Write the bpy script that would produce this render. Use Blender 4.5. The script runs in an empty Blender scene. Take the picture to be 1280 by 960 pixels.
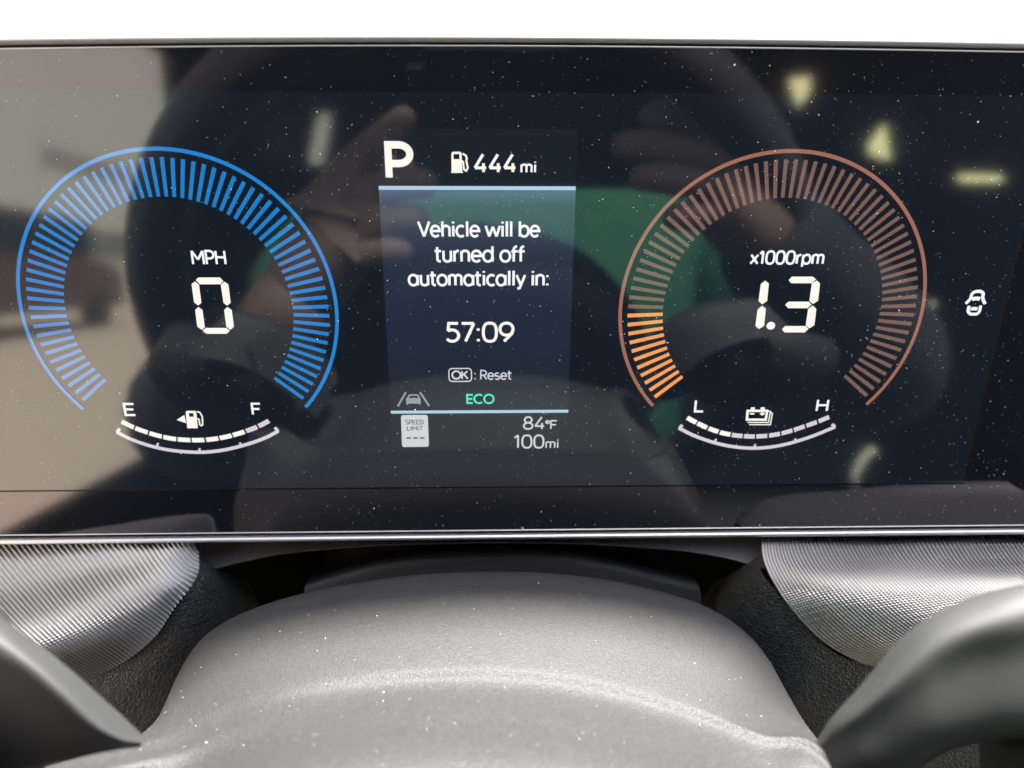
import bpy, bmesh, math, random
from mathutils import Vector, Matrix, Euler, noise
random.seed(7)
PI = math.pi
R = math.radians

# ------------------------------------------------------------------ frame of reference
# The display face is a plane through the origin, tilted back 12 degrees; u runs right,
# v runs down the face (1 unit = SC metres), w stands off the face towards the driver.
TILT = R(12)
SC = 0.2107
XR = Vector((1, 0, 0))
UP = Vector((0, math.sin(TILT), math.cos(TILT)))
NR = Vector((0, -math.cos(TILT), math.sin(TILT)))
F = 960.0
_rx, _ry, _rz, _tx, _ty = 0.35713, -0.02713, 0.00515, -0.04275, -0.09577
_MX = Matrix(((1, 0, 0), (0, math.cos(_rx), -math.sin(_rx)), (0, math.sin(_rx), math.cos(_rx))))
_MY = Matrix(((math.cos(_ry), 0, math.sin(_ry)), (0, 1, 0), (-math.sin(_ry), 0, math.cos(_ry))))
_MZ = Matrix(((math.cos(_rz), -math.sin(_rz), 0), (math.sin(_rz), math.cos(_rz), 0), (0, 0, 1)))
MROT = _MX @ _MY @ _MZ
TV = Vector((_tx, _ty, 1.0))
CAMS = -(MROT.transposed() @ TV)                    # camera in face coordinates


def face(u, v, w=0.0):
    return XR * (u * SC) - UP * (v * SC) + NR * w


def s2w(p):
    return XR * (p[0] * SC) - UP * (p[1] * SC) - NR * (p[2] * SC)


CAM = s2w(CAMS)


def sdir(d):
    return XR * d[0] - UP * d[1] - NR * d[2]


CX = sdir(MROT.transposed() @ Vector((1, 0, 0)))    # camera right, down, forward
CY = sdir(MROT.transposed() @ Vector((0, 1, 0)))
CZ = sdir(MROT.transposed() @ Vector((0, 0, 1)))


def at(px, py, z):
    """a point seen at a photo pixel, z metres along the view axis"""
    return CAM + (CX * ((px - 640) / F) + CY * ((py - 480) / F) + CZ) * z


def uv(px, py):
    d = CX * ((px - 640) / F) + CY * ((py - 480) / F) + CZ
    t = -CAM.dot(NR) / d.dot(NR)
    p = CAM + d * t
    return (p.dot(XR) / SC, -p.dot(UP) / SC)


def mirrored(px, py, z):
    """a real point behind the camera that the display glass shows at that pixel"""
    p = at(px, py, z)
    return p - NR * (2 * p.dot(NR))


# ------------------------------------------------------------------ camera, world, sun
sc = bpy.context.scene
C = sc.collection
cam = bpy.data.cameras.new('camera')
camo = bpy.data.objects.new('camera', cam)
C.objects.link(camo)
camo.matrix_world = Matrix(((CX.x, -CY.x, -CZ.x, CAM.x), (CX.y, -CY.y, -CZ.y, CAM.y), (CX.z, -CY.z, -CZ.z, CAM.z), (0, 0, 0, 1)))
cam.sensor_width = 36
cam.lens = 36 * F / 1280
cam.clip_start = 0.01
cam.clip_end = 2000
cam.dof.use_dof = True
cam.dof.focus_distance = 0.207
cam.dof.aperture_fstop = cam.lens / 2.8
sc.camera = camo

EXPO = 2.8
EX = 2.0 ** EXPO
SUN = Vector((0.20, 0.43, 0.88)).normalized()
w = bpy.data.worlds.new('World')
sc.world = w
w.use_nodes = True
nt = w.node_tree
bg = nt.nodes['Background']
sky = nt.nodes.new('ShaderNodeTexSky')
sky.sky_type = 'NISHITA'
sky.sun_disc = False
sky.sun_elevation = math.asin(SUN.z)
sky.sun_rotation = math.atan2(SUN.x, SUN.y)
sky.dust_density = 4.0
nt.links.new(sky.outputs[0], bg.inputs[0])
bg.inputs[1].default_value = 0.15
sl = bpy.data.lights.new('sun', 'SUN')
sl.energy = 4.8
sl.angle = R(10)
sl.color = (1, 0.96, 0.9)
so = bpy.data.objects.new('sun', sl)
C.objects.link(so)
so.rotation_euler = SUN.to_track_quat('Z', 'Y').to_euler()
sc.view_settings.view_transform = 'Standard'
sc.view_settings.look = 'None'
sc.view_settings.exposure = EXPO
sc.view_settings.gamma = 1
sc.render.engine = 'CYCLES'
sc.cycles.use_denoising = True
sc.cycles.max_bounces = 6


# ------------------------------------------------------------------ materials
def lin(c):
    return tuple(((x / 255) / 12.92 if x <= 10 else ((x / 255 + 0.055) / 1.055) ** 2.4) for x in c)


def mat(name, col, rough=0.6, metal=0.0, ior=1.5, spec=0.5, bump=None, tint=None):
    m = bpy.data.materials.new(name)
    m.use_nodes = True
    b = m.node_tree.nodes['Principled BSDF']
    b.inputs['Base Color'].default_value = (*col, 1)
    b.inputs['Roughness'].default_value = rough
    b.inputs['Metallic'].default_value = metal
    b.inputs['IOR'].default_value = ior
    b.inputs['Specular IOR Level'].default_value = spec
    if tint:
        b.inputs['Specular Tint'].default_value = (*tint, 1)
    if bump:
        kind, scale, strength, dist = bump
        n = m.node_tree.nodes
        tc = n.new('ShaderNodeTexCoord')
        if kind == 'voronoi':
            tx = n.new('ShaderNodeTexVoronoi')
            tx.feature = 'DISTANCE_TO_EDGE'
            tx.inputs['Scale'].default_value = scale
            out = tx.outputs['Distance']
            # distort the cells so that the grain is not regular
            nz = n.new('ShaderNodeTexNoise')
            nz.inputs['Scale'].default_value = scale * 0.6
            mx = n.new('ShaderNodeMix')
            mx.data_type = 'VECTOR'
            mx.inputs['Factor'].default_value = 0.0018
            m.node_tree.links.new(tc.outputs['Object'], nz.inputs['Vector'])
            m.node_tree.links.new(tc.outputs['Object'], mx.inputs['A'])
            m.node_tree.links.new(nz.outputs['Color'], mx.inputs['B'])
            m.node_tree.links.new(mx.outputs['Result'], tx.inputs['Vector'])
            cr = n.new('ShaderNodeValToRGB')
            cr.color_ramp.elements[1].position = 0.25
            m.node_tree.links.new(out, cr.inputs['Fac'])
            out = cr.outputs['Color']
        else:
            tx = n.new('ShaderNodeTexNoise')
            tx.inputs['Scale'].default_value = scale
            tx.inputs['Detail'].default_value = 3
            m.node_tree.links.new(tc.outputs['Object'], tx.inputs['Vector'])
            out = tx.outputs['Fac']
        bp = n.new('ShaderNodeBump')
        bp.inputs['Strength'].default_value = strength
        bp.inputs['Distance'].default_value = dist
        m.node_tree.links.new(out, bp.inputs['Height'])
        m.node_tree.links.new(bp.outputs['Normal'], b.inputs['Normal'])
    return m


GLASS_IOR = 1.62
AR_TINT = (0.93, 1.0, 0.95)


def lit(name, rgb, k=1.0, ramp=None, tint=AR_TINT, rough=0.055):
    """a lit patch of the screen under glossy cover glass"""
    m = mat(name, (0.002, 0.002, 0.002), rough, ior=GLASS_IOR, tint=tint)
    b = m.node_tree.nodes['Principled BSDF']
    b.inputs['Emission Color'].default_value = (*lin(rgb), 1)
    b.inputs['Emission Strength'].default_value = k / EX
    if ramp:
        n = m.node_tree.nodes
        tc = n.new('ShaderNodeTexCoord')
        sp = n.new('ShaderNodeSeparateXYZ')
        cr = n.new('ShaderNodeValToRGB')
        els = cr.color_ramp.elements
        while len(els) < len(ramp):
            els.new(0.5)
        for e, (pos, c) in zip(els, ramp):
            e.position = pos
            e.color = (*lin(c), 1)
        m.node_tree.links.new(tc.outputs['Generated'], sp.inputs[0])
        m.node_tree.links.new(sp.outputs['Z'], cr.inputs['Fac'])
        m.node_tree.links.new(cr.outputs['Color'], b.inputs['Emission Color'])
    return m


# ------------------------------------------------------------------ object helpers
def link(name, me, m=None, parent=None, smooth=False):
    o = bpy.data.objects.new(name, me)
    C.objects.link(o)
    if m:
        me.materials.append(m)
    if smooth:
        me.polygons.foreach_set('use_smooth', [True] * len(me.polygons))
    if parent:
        o.parent = parent
    return o


def wloc(p):
    l = Vector(p.location)
    while p.parent:
        p = p.parent
        l += p.location
    return l


def obj(name, verts, faces, m=None, parent=None, smooth=False, loc=None):
    base = Vector((0, 0, 0))
    if parent:
        base = wloc(parent)
    if loc is not None:
        base = Vector(loc)
    me = bpy.data.meshes.new(name)
    me.from_pydata([tuple(Vector(v) - base) for v in verts], [], faces)
    me.update()
    o = link(name, me, m, parent, smooth)
    if loc is not None:
        o.location = loc
    return o


def tag(o, label=None, cat=None, group=None, kind=None):
    for k, v in (('label', label), ('category', cat), ('group', group), ('kind', kind)):
        if v:
            o[k] = v
    return o


def empty(name, loc, label, cat, group=None):
    o = bpy.data.objects.new(name, None)
    C.objects.link(o)
    o.location = loc
    o.empty_display_size = 0.02
    return tag(o, label, cat, group)


def knots(pts):
    d = [0]
    for a, b in zip(pts, pts[1:]):
        d.append(d[-1] + max(1e-6, math.dist(a, b)) ** 0.75)
    return d


def catmull(pts, n, d=None):
    pts = [tuple(float(c) for c in p) for p in pts]
    d = d or knots(pts)
    out = []
    for i in range(n):
        t = d[-1] * i / (n - 1)
        k = 0
        while k < len(d) - 2 and d[k + 1] < t:
            k += 1
        f = (t - d[k]) / (d[k + 1] - d[k])
        p1, p2 = pts[k], pts[k + 1]
        h = d[k + 1] - d[k]
        m1 = [(p2[j] - pts[k - 1][j]) / (d[k + 1] - d[k - 1]) * h if k > 0 else (p2[j] - p1[j]) for j in range(len(p1))]
        m2 = [(pts[k + 2][j] - p1[j]) / (d[k + 2] - d[k]) * h if k + 2 < len(pts) else (p2[j] - p1[j]) for j in range(len(p1))]
        f2, f3 = f * f, f * f * f
        out.append(tuple((2 * f3 - 3 * f2 + 1) * p1[j] + (f3 - 2 * f2 + f) * m1[j] + (3 * f2 - 2 * f3) * p2[j] + (f3 - f2) * m2[j] for j in range(len(p1))))
    return out


def loft(rows, nu, nv, spline=True):
    """rows of 3-D points -> smooth grid"""
    rr = [catmull([tuple(p) for p in r], nu) for r in rows]
    kn = knots([r[nu // 2] for r in rr])
    cols = [catmull([r[i] for r in rr], nv, kn) if spline else [r[i] for r in rr] for i in range(nu)]
    nv = len(cols[0])
    V = [Vector(cols[i][j]) for j in range(nv) for i in range(nu)]
    Fc = [(j * nu + i, j * nu + i + 1, (j + 1) * nu + i + 1, (j + 1) * nu + i) for j in range(nv - 1) for i in range(nu - 1)]
    return V, Fc


def solid(o, t, bev=0):
    md = o.modifiers.new('solidify', 'SOLIDIFY')
    md.thickness = t
    md.offset = 1
    md.use_even_offset = False
    return o


def box_v(c, s):
    x, y, z = c
    a, b, d = s[0] / 2, s[1] / 2, s[2] / 2
    V = [(x + i * a, y + j * b, z + k * d) for i in (-1, 1) for j in (-1, 1) for k in (-1, 1)]
    Fc = [(0, 1, 3, 2), (4, 6, 7, 5), (0, 4, 5, 1), (2, 3, 7, 6), (0, 2, 6, 4), (1, 5, 7, 3)]
    return V, Fc


def box(name, c, s, m, parent=None, loc=None, bev=0):
    V, Fc = box_v(c, s)
    o = obj(name, V, Fc, m, parent, loc=loc)
    if bev:
        b = o.modifiers.new('bevel', 'BEVEL')
        b.width = bev
        b.segments = 3
    return o


# ------------------------------------------------------------------ flat print on the screen face
class Ink:
    """collects flat shapes (u, v) lying w metres off the face"""

    def __init__(self, w=0.00012):
        self.V, self.F, self.w, self.k = [], [], w, 0

    def poly(self, pts):
        b = len(self.V)
        w = self.w + 1.5e-6 * self.k
        self.k += 1
        self.V += [face(p[0], p[1], w) for p in pts]
        self.F.append(tuple(range(b, b + len(pts))))

    def stroke(self, pts, wd, closed=False, wy=None):
        n = len(pts)
        b = len(self.V)
        w = self.w + 1.5e-6 * self.k
        self.k += 1
        for i, p in enumerate(pts):
            a = pts[i - 1] if (i > 0 or closed) else None
            c = pts[(i + 1) % n] if (i < n - 1 or closed) else None
            dirs = []
            for q0, q1 in ((a, p), (p, c)):
                if q0 is None or q1 is None:
                    continue
                l = math.dist(q0, q1)
                if l > 1e-9:
                    dirs.append(((q1[0] - q0[0]) / l, (q1[1] - q0[1]) / l))
            nx = sum(-d[1] for d in dirs)
            ny = sum(d[0] for d in dirs)
            l = math.hypot(nx, ny) or 1
            nx, ny = nx / l, ny / l
            cs = max(0.68, abs(nx * -dirs[0][1] + ny * dirs[0][0])) if dirs else 1
            h = wd / 2 / cs
            self.V.append(face(p[0] + nx * h, p[1] + ny * h, w))
            self.V.append(face(p[0] - nx * h, p[1] - ny * h, w))
        for i in range(n if closed else n - 1):
            j = (i + 1) % n
            self.F.append((b + 2 * i, b + 2 * i + 1, b + 2 * j + 1, b + 2 * j))

    def make(self, name, m, parent=None):
        # keep every face turned towards the driver
        Fc = []
        for f in self.F:
            p = [self.V[i] for i in f]
            nn = Vector((0, 0, 0))
            for i in range(1, len(p) - 1):
                nn += (p[i] - p[0]).cross(p[i + 1] - p[0])
            Fc.append(f if nn.dot(NR) > 0 else tuple(reversed(f)))
        return obj(name, self.V, Fc, m, parent)


def arc(cx, cy, rx, ry, a0, a1, n=14):
    return [(cx + rx * math.cos(R(a0 + (a1 - a0) * i / n)), cy + ry * math.sin(R(a0 + (a1 - a0) * i / n))) for i in range(n + 1)]


def oval(cx, cy, rx, ry, e=2.4, n=28):
    out = []
    for i in range(n):
        a = 2 * PI * i / n
        c, s = math.cos(a), math.sin(a)
        out.append((cx + rx * math.copysign(abs(c) ** (2 / e), c), cy + ry * math.copysign(abs(s) ** (2 / e), s)))
    return out


XH = 0.72


def bowl_n(x, w_, top=XH):   # the arch of n, h, m, r
    r = w_ / 2
    return [(x, 0), (x, top - r * 1.0)] + arc(x + r, top - r, r, r, 180, 0, 10) + [(x + w_, 0)]


GL = {}


def g(ch, adv, *st):
    GL[ch] = (adv, st)


O_ = 'closed'
g('0', .70, (O_, oval(.35, .5, .27, .5, 2.6)))
g('1', .44, [(.06, .80), (.27, 1), (.27, 0)])
g('3', .62, [(.06, 1), (.5, 1), (.26, .6)] + arc(.28, .3, .25, .3, 85, -140, 14))
g('4', .74, [(.65, .24), (.09, .24), (.50, 1.0)], [(.52, .5), (.52, 0)])
g('5', .64, [(.54, .98), (.16, .98), (.12, .56)] + arc(.29, .315, .27, .315, 118, -145, 14))
g('7', .60, [(.05, .98), (.55, .98), (.2, 0)])
g('8', .68, (O_, oval(.34, .76, .22, .24, 2.1)), (O_, oval(.34, .26, .27, .26, 2.1)))
g('9', .68, (O_, oval(.34, .67, .27, .33, 2.1)), [(.61, .67), (.56, .42), (.24, 0)])
g('P', .66, [(.1, 0), (.1, 1), (.34, 1)] + arc(.34, .715, .26, .285, 90, -90, 12) + [(.1, .43)])
g('M', .92, [(.1, 0), (.1, 1), (.46, .34), (.82, 1), (.82, 0)])
g('H', .78, [(.1, 0), (.1, 1)], [(.68, 0), (.68, 1)], [(.1, .52), (.68, .52)])
g('V', .72, [(.03, 1), (.36, 0), (.69, 1)])
g('R', .68, [(.1, 0), (.1, 1), (.34, 1)] + arc(.34, .73, .25, .27, 90, -90, 12) + [(.1, .46)], [(.36, .46), (.62, 0)])
g('O', .92, (O_, oval(.46, .5, .4, .5, 2.1)))
g('K', .70, [(.1, 0), (.1, 1)], [(.64, 1), (.14, .47)], [(.3, .6), (.66, 0)])
g('E', .64, [(.58, .98), (.1, .98), (.1, .02), (.58, .02)], [(.1, .51), (.53, .51)])
g('F', .60, [(.56, .98), (.1, .98), (.1, 0)], [(.1, .5), (.5, .5)])
g('L', .58, [(.1, 1), (.1, .02), (.55, .02)])
g('C', .84, arc(.46, .5, .4, .5, 48, 312, 24))
g('S', .64, arc(.31, .75, .24, .25, 40, 250, 12) + arc(.31, .26, .26, .26, 75, -145, 14))
g('D', .76, [(.1, .02), (.1, .98), (.3, .98)] + arc(.3, .5, .36, .48, 90, -90, 14) + [(.1, .02)])
g('I', .28, [(.14, 0), (.14, 1)])
g('T', .66, [(.03, .98), (.63, .98)], [(.33, .98), (.33, 0)])
g('e', .66, [(.07, .37), (.59, .37)] + arc(.33, .36, .26, .36, 5, 318, 20))
g('h', .62, [(.1, 0), (.1, 1.02)], bowl_n(.1, .42)[1:])
g('i', .26, [(.13, 0), (.13, XH)], [(.13, .88), (.13, 1.0)])
g('c', .58, arc(.33, .36, .26, .36, 50, 310, 18))
g('l', .26, [(.13, 0), (.13, 1.02)])
g('w', .92, [(.03, XH), (.24, 0), (.46, XH - .06), (.68, 0), (.89, XH)])
g('b', .68, [(.1, 0), (.1, 1.02)], (O_, oval(.36, .36, .26, .36, 2.1)))
g('d', .68, [(.58, 0), (.58, 1.02)], (O_, oval(.32, .36, .26, .36, 2.1)))
g('a', .68, [(.58, 0), (.58, XH)], (O_, oval(.32, .36, .26, .36, 2.1)))
g('p', .68, [(.1, -.24), (.1, XH)], (O_, oval(.36, .36, .26, .36, 2.1)))
g('o', .66, (O_, oval(.33, .36, .27, .36, 2.1)))
g('t', .42, [(.17, .96), (.17, .16)] + arc(.33, .16, .16, .15, 180, 280, 6), [(.02, .70), (.38, .70)])
g('u', .62, [(.1, XH), (.1, .24)] + arc(.31, .22, .21, .22, 180, 360, 10) + [(.52, XH)], [(.52, .3), (.52, 0)])
g('r', .40, [(.1, 0), (.1, XH)], [(.1, .46)] + arc(.34, .42, .24, .30, 170, 88, 8))
g('n', .62, [(.1, 0), (.1, XH)], bowl_n(.1, .42)[1:])
g('m', .94, [(.1, 0), (.1, XH)], bowl_n(.1, .36)[1:], bowl_n(.46, .36)[1:])
g('f', .40, [(.15, 0), (.15, .8)] + arc(.32, .8, .17, .2, 180, 85, 8), [(.01, .68), (.37, .68)])
g('y', .60, [(.05, XH), (.31, .02)], [(.56, XH), (.24, -.2), (.1, -.22)])
g('s', .52, arc(.25, .53, .18, .19, 40, 250, 10) + arc(.25, .19, .2, .19, 75, -145, 10))
g('x', .58, [(.05, 0), (.53, XH)], [(.05, XH), (.53, 0)])
g(':', .26, [(.13, .0), (.13, .13)], [(.13, .58), (.13, .71)])
g('~', .34, (O_, oval(.17, .82, .13, .15, 2.0)))          # degree ring
g('-', .5, [(.04, .5), (.46, .5)])
g(' ', .3)


def text(ink, s, xl, xr, yb, yc, wt=0.15, yr=None):
    """letters between photo columns xl and xr, on baseline yb, capitals up to yc"""
    u0, v0 = uv(xl, yb)
    u1, v1 = uv(xr, yb if yr is None else yr)
    H = v0 - uv((xl + xr) / 2, yc)[1] if yr is None else v0 - uv(xl, yc)[1]
    total = sum(GL[c][0] for c in s) - 0.12
    kx = (u1 - u0) / total
    x = -0.06
    vs = (v1 - v0) / (u1 - u0)
    for c in s:
        adv, st = GL[c]
        for q in st:
            cl = q[0] == O_
            pts = q[1] if cl else q
            P = [(u0 + (x + a) * kx, v0 + vs * (x + a) * kx - b * H) for a, b in pts]
            if cl:
                ink.stroke(P, 1.1 * wt * H, True)
                continue
            # break the pen line at sharp turns so that both arms keep their weight
            run = [P[0]]
            for i in range(1, len(P)):
                run.append(P[i])
                if i < len(P) - 1:
                    a0 = math.atan2(P[i][1] - P[i - 1][1], P[i][0] - P[i - 1][0])
                    a1 = math.atan2(P[i + 1][1] - P[i][1], P[i + 1][0] - P[i][0])
                    if abs((a1 - a0 + PI) % (2 * PI) - PI) > R(100):
                        ink.stroke(run, 1.1 * wt * H)
                        run = [P[i]]
            ink.stroke(run, 1.1 * wt * H)
        x += adv


# ------------------------------------------------------------------ 1. the instrument display
disp = empty('instrument_display', face(0, .34, -.004), 'wide glossy black instrument display with blue and orange lit gauges', 'car display')
M_bezel = mat('bezel glass', (0.005, 0.006, 0.009), 0.055, ior=GLASS_IOR, tint=(1.0, 0.94, 0.95))
M_screen = lit('screen black', (17, 25, 35), 1.0)
M_house = mat('display housing', (0.085, 0.082, 0.078), 0.6)
M_chrome = mat('satin chrome', (0.40, 0.385, 0.36), 0.36, metal=1.0)
M_gap = mat('dark gap', (0.01, 0.01, 0.01), 0.5)

UL, UR = -1.02, 1.02


def vtop(u):
    return -0.3152 + 0.0185 * (u - 0.13) ** 2 * (0.85 if u < .13 else 0.55)


VB = 0.328
NU = 60
us = [UL + (UR - UL) * i / NU for i in range(NU + 1)]
V = [face(u, vtop(u), 0) for u in us] + [face(u, VB, 0) for u in us]
Fc = [(i, NU + 1 + i, NU + 2 + i, i + 1) for i in range(NU)]
obj('cover_glass', V, Fc, M_bezel, disp)


def strip(name, prof, m, top=True, smooth=True):
    """profile [(offset from the edge, w)] swept along the whole edge"""
    V, Fc = [], []
    for u in us:
        for dv, w_ in prof:
            V.append(face(u, vtop(u) - dv if top else VB + dv, w_))
    n = len(prof)
    for i in range(NU):
        for j in range(n - 1):
            a = i * n + j
            Fc.append((a, a + n, a + n + 1, a + 1) if top else (a, a + 1, a + n + 1, a + n))
    return obj(name, V, Fc, m, disp, smooth)


mm = 0.001
strip('trim_strip', [(0, 0), (.0002, .0001), (.0009, .0002), (.0016, .0001), (.0022, -.0004)], M_chrome)
strip('seal_gap', [(.0022, -.0004), (.0022, -.002), (.0048, -.002), (.0048, -.0006)], M_gap)
strip('housing_rim', [(.0046, -.0008), (.0048, -.0002), (.0054, .0001), (.0100, -.0001), (.0118, -.0004), (.0126, -.0012), (.0130, -.003), (.0130, -.016)], M_house)
strip('trim_strip', [(0, 0), (.0002, .0003), (.0008, .0004), (.0014, .0003), (.0016, -.0002)], M_chrome, top=False)
strip('seal_gap', [(.0016, -.0002), (.0016, -.002), (.0042, -.002), (.0042, .0004)], M_gap, top=False)
strip('lower_bar', [(.0042, .0004), (.0046, .0014), (.0056, .002), (.0078, .0023), (.0108, .0021), (.0128, .0014), (.0136, .0004), (.0138, -.001), (.0138, -.012)], M_chrome, top=False)
V = []
for u in (UL, UR):
    for (v_, w_) in ((-.324, -.016), (.34, -.012), (.34, -.03), (-.30, -.03)):
        V.append(face(u, v_, w_))
obj('back_shell', V, [(0, 1, 2, 3), (7, 6, 5, 4), (0, 3, 7, 4), (1, 5, 6, 2), (2, 6, 7, 3), (0, 4, 5, 1)], M_house, disp)

# the active screen
VA0, VA1, UA0, UA1 = -.2655, .2575, -.99, .6945
k = Ink(.00004)
k.poly([(UA0, VA0), (UA1, VA0), (UA1, VA1), (UA0, VA1)])
k.make('screen', M_screen, disp)
k = Ink(.00003)
k.poly([(UA0, VA1 - .001), (UA1 + .0022, VA1 - .001), (UA1 + .0022, VA1 + .0022), (UA0, VA1 + .0022)])
k.poly([(UA1 - .001, VA0), (UA1 + .0022, VA0), (UA1 + .0022, VA1 - .001), (UA1 - .001, VA1 - .001)])
k.make('screen_border', mat('screen border', (.002, .002, .002), .35, ior=1.2), disp)

M_white = lit('lit white', (255, 250, 240), 1.0)
M_soft = lit('lit soft white', (226, 219, 226), .9)
M_text = lit('lit text', (250, 250, 252), 1.0)
M_grey = lit('lit grey', (150, 156, 162), 1.0)
M_foot = lit('lit footer text', (212, 214, 218), 1.0)
M_blue = lit('lit blue', (26, 124, 198), 1.0)
M_blue_r = lit('lit ring blue', (32, 130, 206), 1.0)
M_or = lit('lit orange', (246, 158, 92), 1.0)
M_or_dim = lit('dim copper', (122, 92, 84), 1.0)
M_or_r = lit('copper ring', (158, 106, 88), 1.0)
M_teal = lit('lit teal', (74, 240, 204), 1.0)
M_line = lit('lit line', (176, 206, 228), 1.0)

GR, GSEP = 0.19009, 0.38495


def gauge(name, cx, sweep, mid, ring_m, tick_m, tick_on=None, on=0):
    """outer ring with 70 radial ticks; the ring is the part, the ticks its pieces"""
    k = Ink()
    a0, a1 = mid - sweep / 2, mid + sweep / 2
    e = 0.045
    pts = []
    for i in range(121):
        a = a0 - e + (a1 - a0 + 2 * e) * i / 120
        pts.append((cx + .2005 * math.sin(a), -.2005 * math.cos(a)))
    k.stroke(pts, .0047)
    ring = k.make(name, ring_m, disp)
    for i in range(70):
        a = a0 + sweep * i / 69
        s, c = math.sin(a), math.cos(a)
        r0, r1 = .1445, .1908
        h0, h1 = .0023, .0026
        k = Ink()
        k.poly([(cx + r0 * s - h0 * c, -r0 * c - h0 * s), (cx + r1 * s - h1 * c, -r1 * c - h1 * s),
                (cx + r1 * s + h1 * c, -r1 * c + h1 * s), (cx + r0 * s + h0 * c, -r0 * c + h0 * s)])
        k.make('tick', tick_on if i < on else tick_m, ring)
    return ring


speed = gauge('speed_gauge', -GSEP, 4.5285, -.0023, M_blue_r, M_blue)
tacho = gauge('rev_gauge', GSEP, 4.529, -.0008, M_or_r, M_or_dim, M_or, 11)


def pxpoly(name, pts, m, parent, w=.00012):
    k = Ink(w)
    k.poly([uv(*p) for p in pts])
    return k.make(name, m, parent)


def ptext(name, s, xl, xr, yb, yc, m, parent, wt=.13, yr=None, w=.00012):
    k = Ink(w)
    text(k, s, xl, xr, yb, yc, wt, yr)
    return k.make(name, m, parent)


ptext('unit_text', 'MPH', 241, 283, 330, 313.5, M_text, speed, .15)
ptext('unit_text', 'x1000rpm', 938, 1029, 329.5, 314, M_text, tacho, .165)


def segs(ox, oy, s, polys, parent, m=M_white):
    for P in polys:
        pxpoly('digit_segment', [(ox + a / s, oy + b / s) for a, b in P], m, parent)


# the 0 of the speed read-out, six bars
segs(220, 300, 7.389, [
    [(184, 368), (208, 345), (408, 345), (438, 378), (412, 408), (222, 408)],
    [(145, 405), (178, 382), (214, 412), (236, 580), (206, 604), (168, 575)],
    [(415, 412), (448, 384), (486, 410), (506, 580), (474, 605), (440, 580)],
    [(178, 645), (208, 617), (246, 645), (268, 806), (240, 828), (198, 800)],
    [(446, 645), (476, 617), (516, 645), (536, 800), (504, 828), (466, 800)],
    [(246, 836), (276, 811), (466, 811), (498, 838), (470, 865), (282, 865)]], speed)
segs(920, 300, 7.383, [
    [(228, 405), (268, 374), (302, 400), (286, 562), (240, 592), (206, 562)],
    [(198, 640), (240, 606), (274, 634), (258, 790), (212, 820), (178, 792)],
    [(484, 370), (514, 337), (706, 337), (738, 362), (698, 398), (508, 398)],
    [(452, 598), (482, 568), (672, 568), (694, 596), (660, 628), (480, 628)],
    [(422, 824), (452, 793), (640, 793), (668, 820), (632, 852), (448, 852)],
    [(698, 402), (744, 372), (774, 400), (756, 560), (708, 590), (676, 560)],
    [(664, 636), (706, 604), (740, 634), (722, 785), (676, 814), (642, 788)]], tacho)
pxpoly('decimal_point', [(920 + (320 + 40 * math.cos(a) - 4 * math.sin(a)) / 7.383, 300 + (790 + 36 * math.sin(a)) / 7.383) for a in [2 * PI * i / 18 for i in range(18)]], M_white, tacho)


def bar_gauge(name, ox, oy, s, base, ends, tops, n_on, marks, lo, hi):
    """curved scale under a gauge: base line with four marks, eleven short bars above it"""
    def Q(p):
        return uv(ox + p[0] / s, oy + p[1] / s)
    P = catmull([Q(p) for p in base], 60)
    k = Ink()
    k.stroke(P, .0050)
    for a, b in ends:
        k.stroke([Q(a), Q(b)], .0044)
    for a, b in marks:
        k.stroke([Q(a), Q(b)], .0030)
    part = k.make(name, M_soft, disp)
    T = catmull([Q(p) for p in tops], 400)
    L = [0]
    for a, b in zip(T, T[1:]):
        L.append(L[-1] + math.dist(a, b))
    n = 11 if n_on == 9 else 12
    for i in range(n):
        d0, d1 = L[-1] * i / n + .0009, L[-1] * (i + 1) / n - .0009
        seg = [p for p, l in zip(T, L) if d0 <= l <= d1]
        k = Ink()
        k.stroke(seg[::4] + [seg[-1]], .0066)
        k.make('gauge_bar', M_white if i < n_on else M_soft, part)
    return part


fuel = bar_gauge('fuel_gauge', 135, 490, 5.818,
                 [(64, 290), (170, 343), (300, 388), (430, 418), (560, 433), (680, 437), (800, 427), (920, 404), (1060, 364), (1160, 325), (1240, 282)],
                 [((68, 292), (86, 264)), ((1238, 284), (1214, 256))],
                 [(96, 212), (190, 257), (285, 292), (380, 320), (470, 338), (565, 347), (660, 349), (750, 343), (840, 329), (930, 307), (1015, 280), (1100, 246), (1176, 206)],
                 9, [((358, 392), (366, 370)), ((666, 430), (668, 408)), ((968, 388), (960, 366))], 'E', 'F')
ptext('scale_letter', 'E', 135 + 125 / 5.818, 135 + 201 / 5.818, 490 + 168 / 5.818, 490 + 84 / 5.818, M_text, fuel, .17)
ptext('scale_letter', 'F', 135 + 1050 / 5.818, 135 + 1112 / 5.818, 490 + 162 / 5.818, 490 + 82 / 5.818, M_text, fuel, .17)
batt = bar_gauge('battery_gauge', 835, 490, 5.818,
                 [(78, 260), (170, 308), (280, 350), (400, 383), (520, 402), (630, 407), (740, 400), (850, 380), (960, 350), (1080, 308), (1215, 252)],
                 [((82, 262), (104, 238)), ((1213, 254), (1192, 232))],
                 [(134, 183), (210, 224), (290, 261), (375, 291), (460, 310), (550, 320), (640, 322), (730, 316), (820, 301), (910, 276), (1000, 246), (1090, 214), (1176, 178)],
                 4, [((340, 360), (350, 340)), ((630, 400), (632, 378)), ((930, 358), (922, 338))], 'L', 'H')
ptext('scale_letter', 'L', 835 + 190 / 5.818, 835 + 250 / 5.818, 490 + 142 / 5.818, 490 + 60 / 5.818, M_text, batt, .17)
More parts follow.
